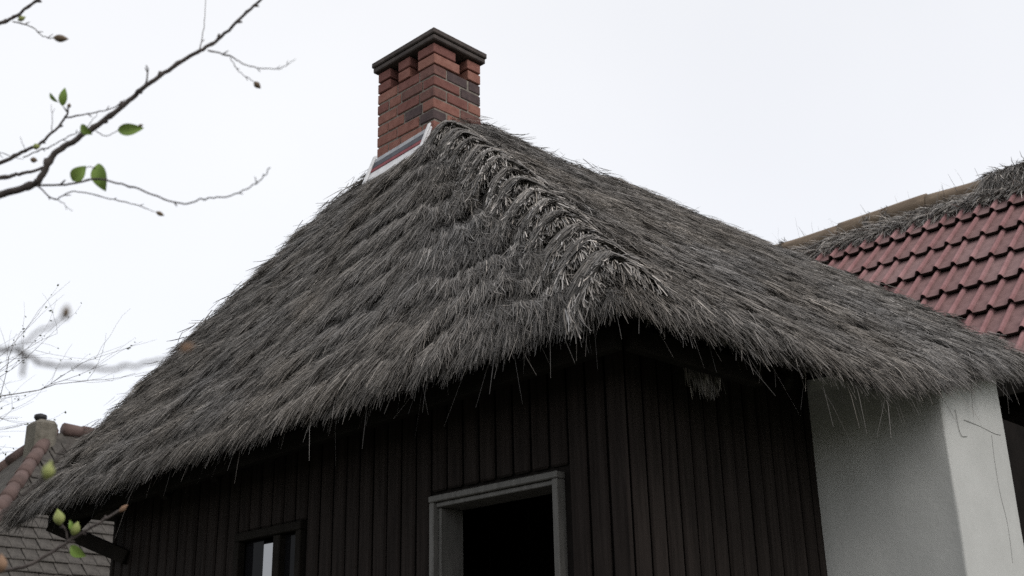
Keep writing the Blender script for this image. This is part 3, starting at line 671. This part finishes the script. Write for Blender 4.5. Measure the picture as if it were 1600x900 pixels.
# ---------------------------------------------------------------- near tree whose branches reach into the frame
nb_ = at_d((-900, 900), 1.55); base = np.array([nb_[0], nb_[1], G])
nt3 = empty('young_tree', base, 'slender young tree with budding twigs and fresh green leaves in front of the sky', 'tree')
hub = at_d((-820, 560), 1.55); topk = at_d((-800, -500), 1.6)
MB().tube(smooth_path([base, base * .5 + hub * .5 + (.02, .02, 0), hub, hub * .5 + topk * .5 + (.02, 0, 0), topk], 8), np.linspace(.035, .012, 33), 10).out('trunk', 'bark', nt3, smooth=True)
def twig(pix, depth, r0, r1, name='twig', m='bark', knots_=True, k=6, drift=.0):
    n = len(pix); pts = [at_d(p, depth + drift * i / max(1, n - 1)) for i, p in enumerate(pix)]
    pts = smooth_path(pts, k); jit = np.random.default_rng(int(abs(pix[0][0] * 7 + pix[0][1]))).normal(0, .0006, pts.shape); jit[0] = 0; pts = pts + jit
    r = np.linspace(r0, r1, len(pts)) * .68 * depth / FPX
    if knots_:
        R = random.Random(int(pix[-1][0])); r = r * np.array([1.25 if R.random() < .16 else 1 for _ in r])
    mb = MB(); mb.tube(pts, r, 7)
    R = random.Random(int(pix[-1][1]) + 5)
    if knots_:
        for i in range(4, len(pts) - 2, 5):
            if R.random() < .6:
                d = nrm(pts[i + 1] - pts[i]); s_ = nrm(np.cross(d, ray((800, 450)))) * R.choice((-1, 1)); e = pts[i] + (d * .9 + s_ * .8) * R.uniform(4, 10) * depth / FPX
                mb.tube([pts[i], pts[i] * .5 + e * .5, e], np.array([1.3, 1.2, .7]) * r[i] * .8, 5)
    return mb.out(name, m, nt3, smooth=True)
def leaf(pix, ang, Lpx, Wpx, depth, m='leaf', facing=.85):
    c = at_d(pix, depth); ca = math.radians(ang); R_, Up = ROT[:, 0], ROT[:, 1]; F = ROT[:, 2]
    ax = math.cos(ca) * R_ + math.sin(ca) * Up; sd = -math.sin(ca) * R_ + math.cos(ca) * Up; nn = F
    sd = nrm(sd * facing + nn * (1 - facing)); nn = np.cross(ax, sd); k = depth / FPX; vs = []; fs = []; n = 10
    for i in range(n + 1):
        t = i / n; wv = math.sin(math.pi * t ** .8) ** .9 * Wpx / 2 * (1 if t < .98 else .1); x_ = (t - .5) * Lpx; bend = -.10 * Lpx * (t - .5) ** 2 * 4
        for a in (-1, -.5, 0, .5, 1): vs.append(c + (ax * x_ + sd * (wv * a) + nn * (bend + abs(a) * wv * .35)) * k)
    for i in range(n):
        for j in range(4): q = i * 5 + j; fs.append((q, q + 1, q + 6, q + 5))
    th = [np.array(v) - nn * .0004 for v in vs]; o = len(vs); fs += [tuple(x + o for x in f[::-1]) for f in fs]
    return build('leaf', list(vs) + th, fs, m, nt3, smooth=True)
def bud(pix, ang, Lpx, Wpx, depth, m='bud'):
    c = at_d(pix, depth); ca = math.radians(ang); ax = math.cos(ca) * ROT[:, 0] + math.sin(ca) * ROT[:, 1]; k = depth / FPX
    ts = np.linspace(-.5, .5, 9); pr_ = [max(.06, math.sin(math.pi * (t + .5) ** .85)) for t in ts]
    MB().tube([c + ax * t * Lpx * k for t in ts], np.array(pr_) * Wpx / 2 * k, 9).out('bud', m, nt3, smooth=True)
D1 = 1.55
twig([(-820, 470), (-500, 420), (-250, 365), (-120, 340), (0, 304), (48, 290), (64, 278), (86, 240), (120, 218), (160, 190), (195, 163), (228, 134), (270, 105), (312, 80), (340, 62), (375, 30), (408, -2), (440, -45)], D1, 10.5, 2.4, 'branch')
twig([(-700, 440), (-300, 330), (-100, 292), (0, 278), (30, 272), (65, 263), (88, 243)], D1 + .03, 7, 2.6, 'branch')
twig([(-760, 400), (-300, 320), (-80, 280), (0, 254), (40, 236), (70, 219), (100, 187), (108, 164)], D1 + .05, 7, 1.8, 'branch')
twig([(104, 184), (150, 175), (178, 168), (194, 157)], D1 + .05, 1.7, 1.0)
twig([(36, 246), (80, 228), (112, 211), (128, 204)], D1 + .05, 1.5, .8)
twig([(60, 290), (110, 287), (150, 280), (190, 288), (230, 300), (281, 318), (320, 310), (360, 305), (395, 290), (412, 275), (421, 262)], D1 - .02, 2.6, 1.0, drift=-.12)
twig([(58, 290), (85, 311), (115, 299), (170, 310), (218, 322), (242, 331)], D1 - .02, 1.8, .8)
twig([(83, 310), (100, 318), (112, 331)], D1 - .02, 1.3, .5, k=3)
twig([(325, 79), (360, 88), (390, 103), (428, 108), (448, 101), (462, 92)], D1 - .02, 1.9, .5, drift=-.1)
twig([(360, 90), (374, 113), (396, 127)], D1 - .02, 1.0, .8)
twig([(310, 84), (317, 52), (323, -8)], D1, 1.5, .7, drift=.2)
twig([(227, 137), (230, 118), (229, 104)], D1, 2.2, 1.5, k=3)
twig([(-760, 300), (-300, 160), (-60, 60), (0, 36), (26, 24), (62, -4), (90, -30)], D1 + .1, 6, 2.2, 'branch')
twig([(20, 34), (48, 41), (68, 57), (84, 60)], D1 + .1, 1.5, 1.0)
twig([(0, 238), (-10, 236), (14, 243), (36, 250)], D1 + .05, 1.2, .6, k=3)
twig([(40, 236), (34, 222), (32, 212)], D1 + .05, .9, .4, k=3); twig([(81, 205), (82, 185), (80, 164)], D1 + .05, 1.0, .5, k=3); twig([(135, 200), (150, 180), (156, 172)], D1 + .05, .9, .4, k=3)
for (p, a, l, wd_, m_) in (((95, 60), -5, 25, 12, 'bud'), ((402, 133), -45, 15, 10, 'bud'), ((250, 334), -25, 15, 7, 'bud'), ((53, 250), -10, 12, 9, 'bud'), ((34, 29), 25, 14, 8, 'budg'), ((108, 165), 80, 8, 6, 'bud'), ((57, 229), 0, 12, 10, 'budg')): bud(p, a, l, wd_, D1 + .03, m_)
leaf((203, 202), 5, 42, 19, D1 - .03); bud((220, 196), 15, 8, 5, D1 - .06, 'bud'); twig([(150, 205), (165, 212), (184, 204)], D1 - .02, 1.2, .9, knots_=False)
leaf((99, 151), 82, 30, 13, D1 + .05); leaf((83, 153), -48, 20, 8, D1 + .05, facing=.6); leaf((134, 203), -40, 24, 15, D1 - .04, facing=.7)
leaf((123, 271), 48, 32, 22, D1 - .03); leaf((157, 277), -75, 46, 27, D1 - .03); twig([(132, 262), (140, 260), (148, 262)], D1 - .03, 1.0, 1.0, knots_=False, k=3)
# closer, blurred twigs
D2 = .62
twig([(-900, 640), (-400, 560), (-120, 535), (0, 545), (26, 548), (62, 565), (110, 572), (170, 575), (232, 567), (275, 552)], D2, 7, 3.0, 'branch')
twig([(24, 548), (60, 520), (85, 505), (98, 498)], D2, 3.4, 2.4, knots_=False); bud((103, 488), 80, 26, 14, D2, 'bud'); twig([(30, 548), (36, 560), (36, 586)], D2, 5, 4, knots_=False, k=3); bud((292, 543), 25, 26, 12, D2, 'budb')
twig([(-900, 900), (-300, 880), (-60, 830), (0, 805), (40, 772), (66, 748), (85, 722), (110, 690)], .95, 5, 2.2, 'branch'); bud((76, 735), 75, 32, 20, .95, 'budg')
D3 = 1.75
twig([(-900, 800), (-400, 870), (-100, 900), (0, 893), (50, 880), (100, 850), (110, 843), (150, 820), (190, 795)], D3, 6, 2.6, 'branch'); bud((193, 794), 40, 18, 8, D3, 'budb')
twig([(106, 843), (102, 828), (94, 816)], D3, 2, 1.6, k=3); bud((92, 808), 100, 26, 18, D3, 'budg'); bud((118, 826), 70, 24, 15, D3, 'budg'); twig([(110, 842), (114, 836)], D3, 1.8, 1.5, knots_=False, k=2)
leaf((121, 862), -35, 30, 19, D3); leaf((112, 822), 110, 20, 9, D3); bud((2, 880), 90, 30, 18, 1.2, 'budb')
print('tiles', nt_, 'shingles', cnt, 'door', DZ, 'win', WY0, WY1, WZ, 'FL', FL, FR, 'strands', n1, n2)
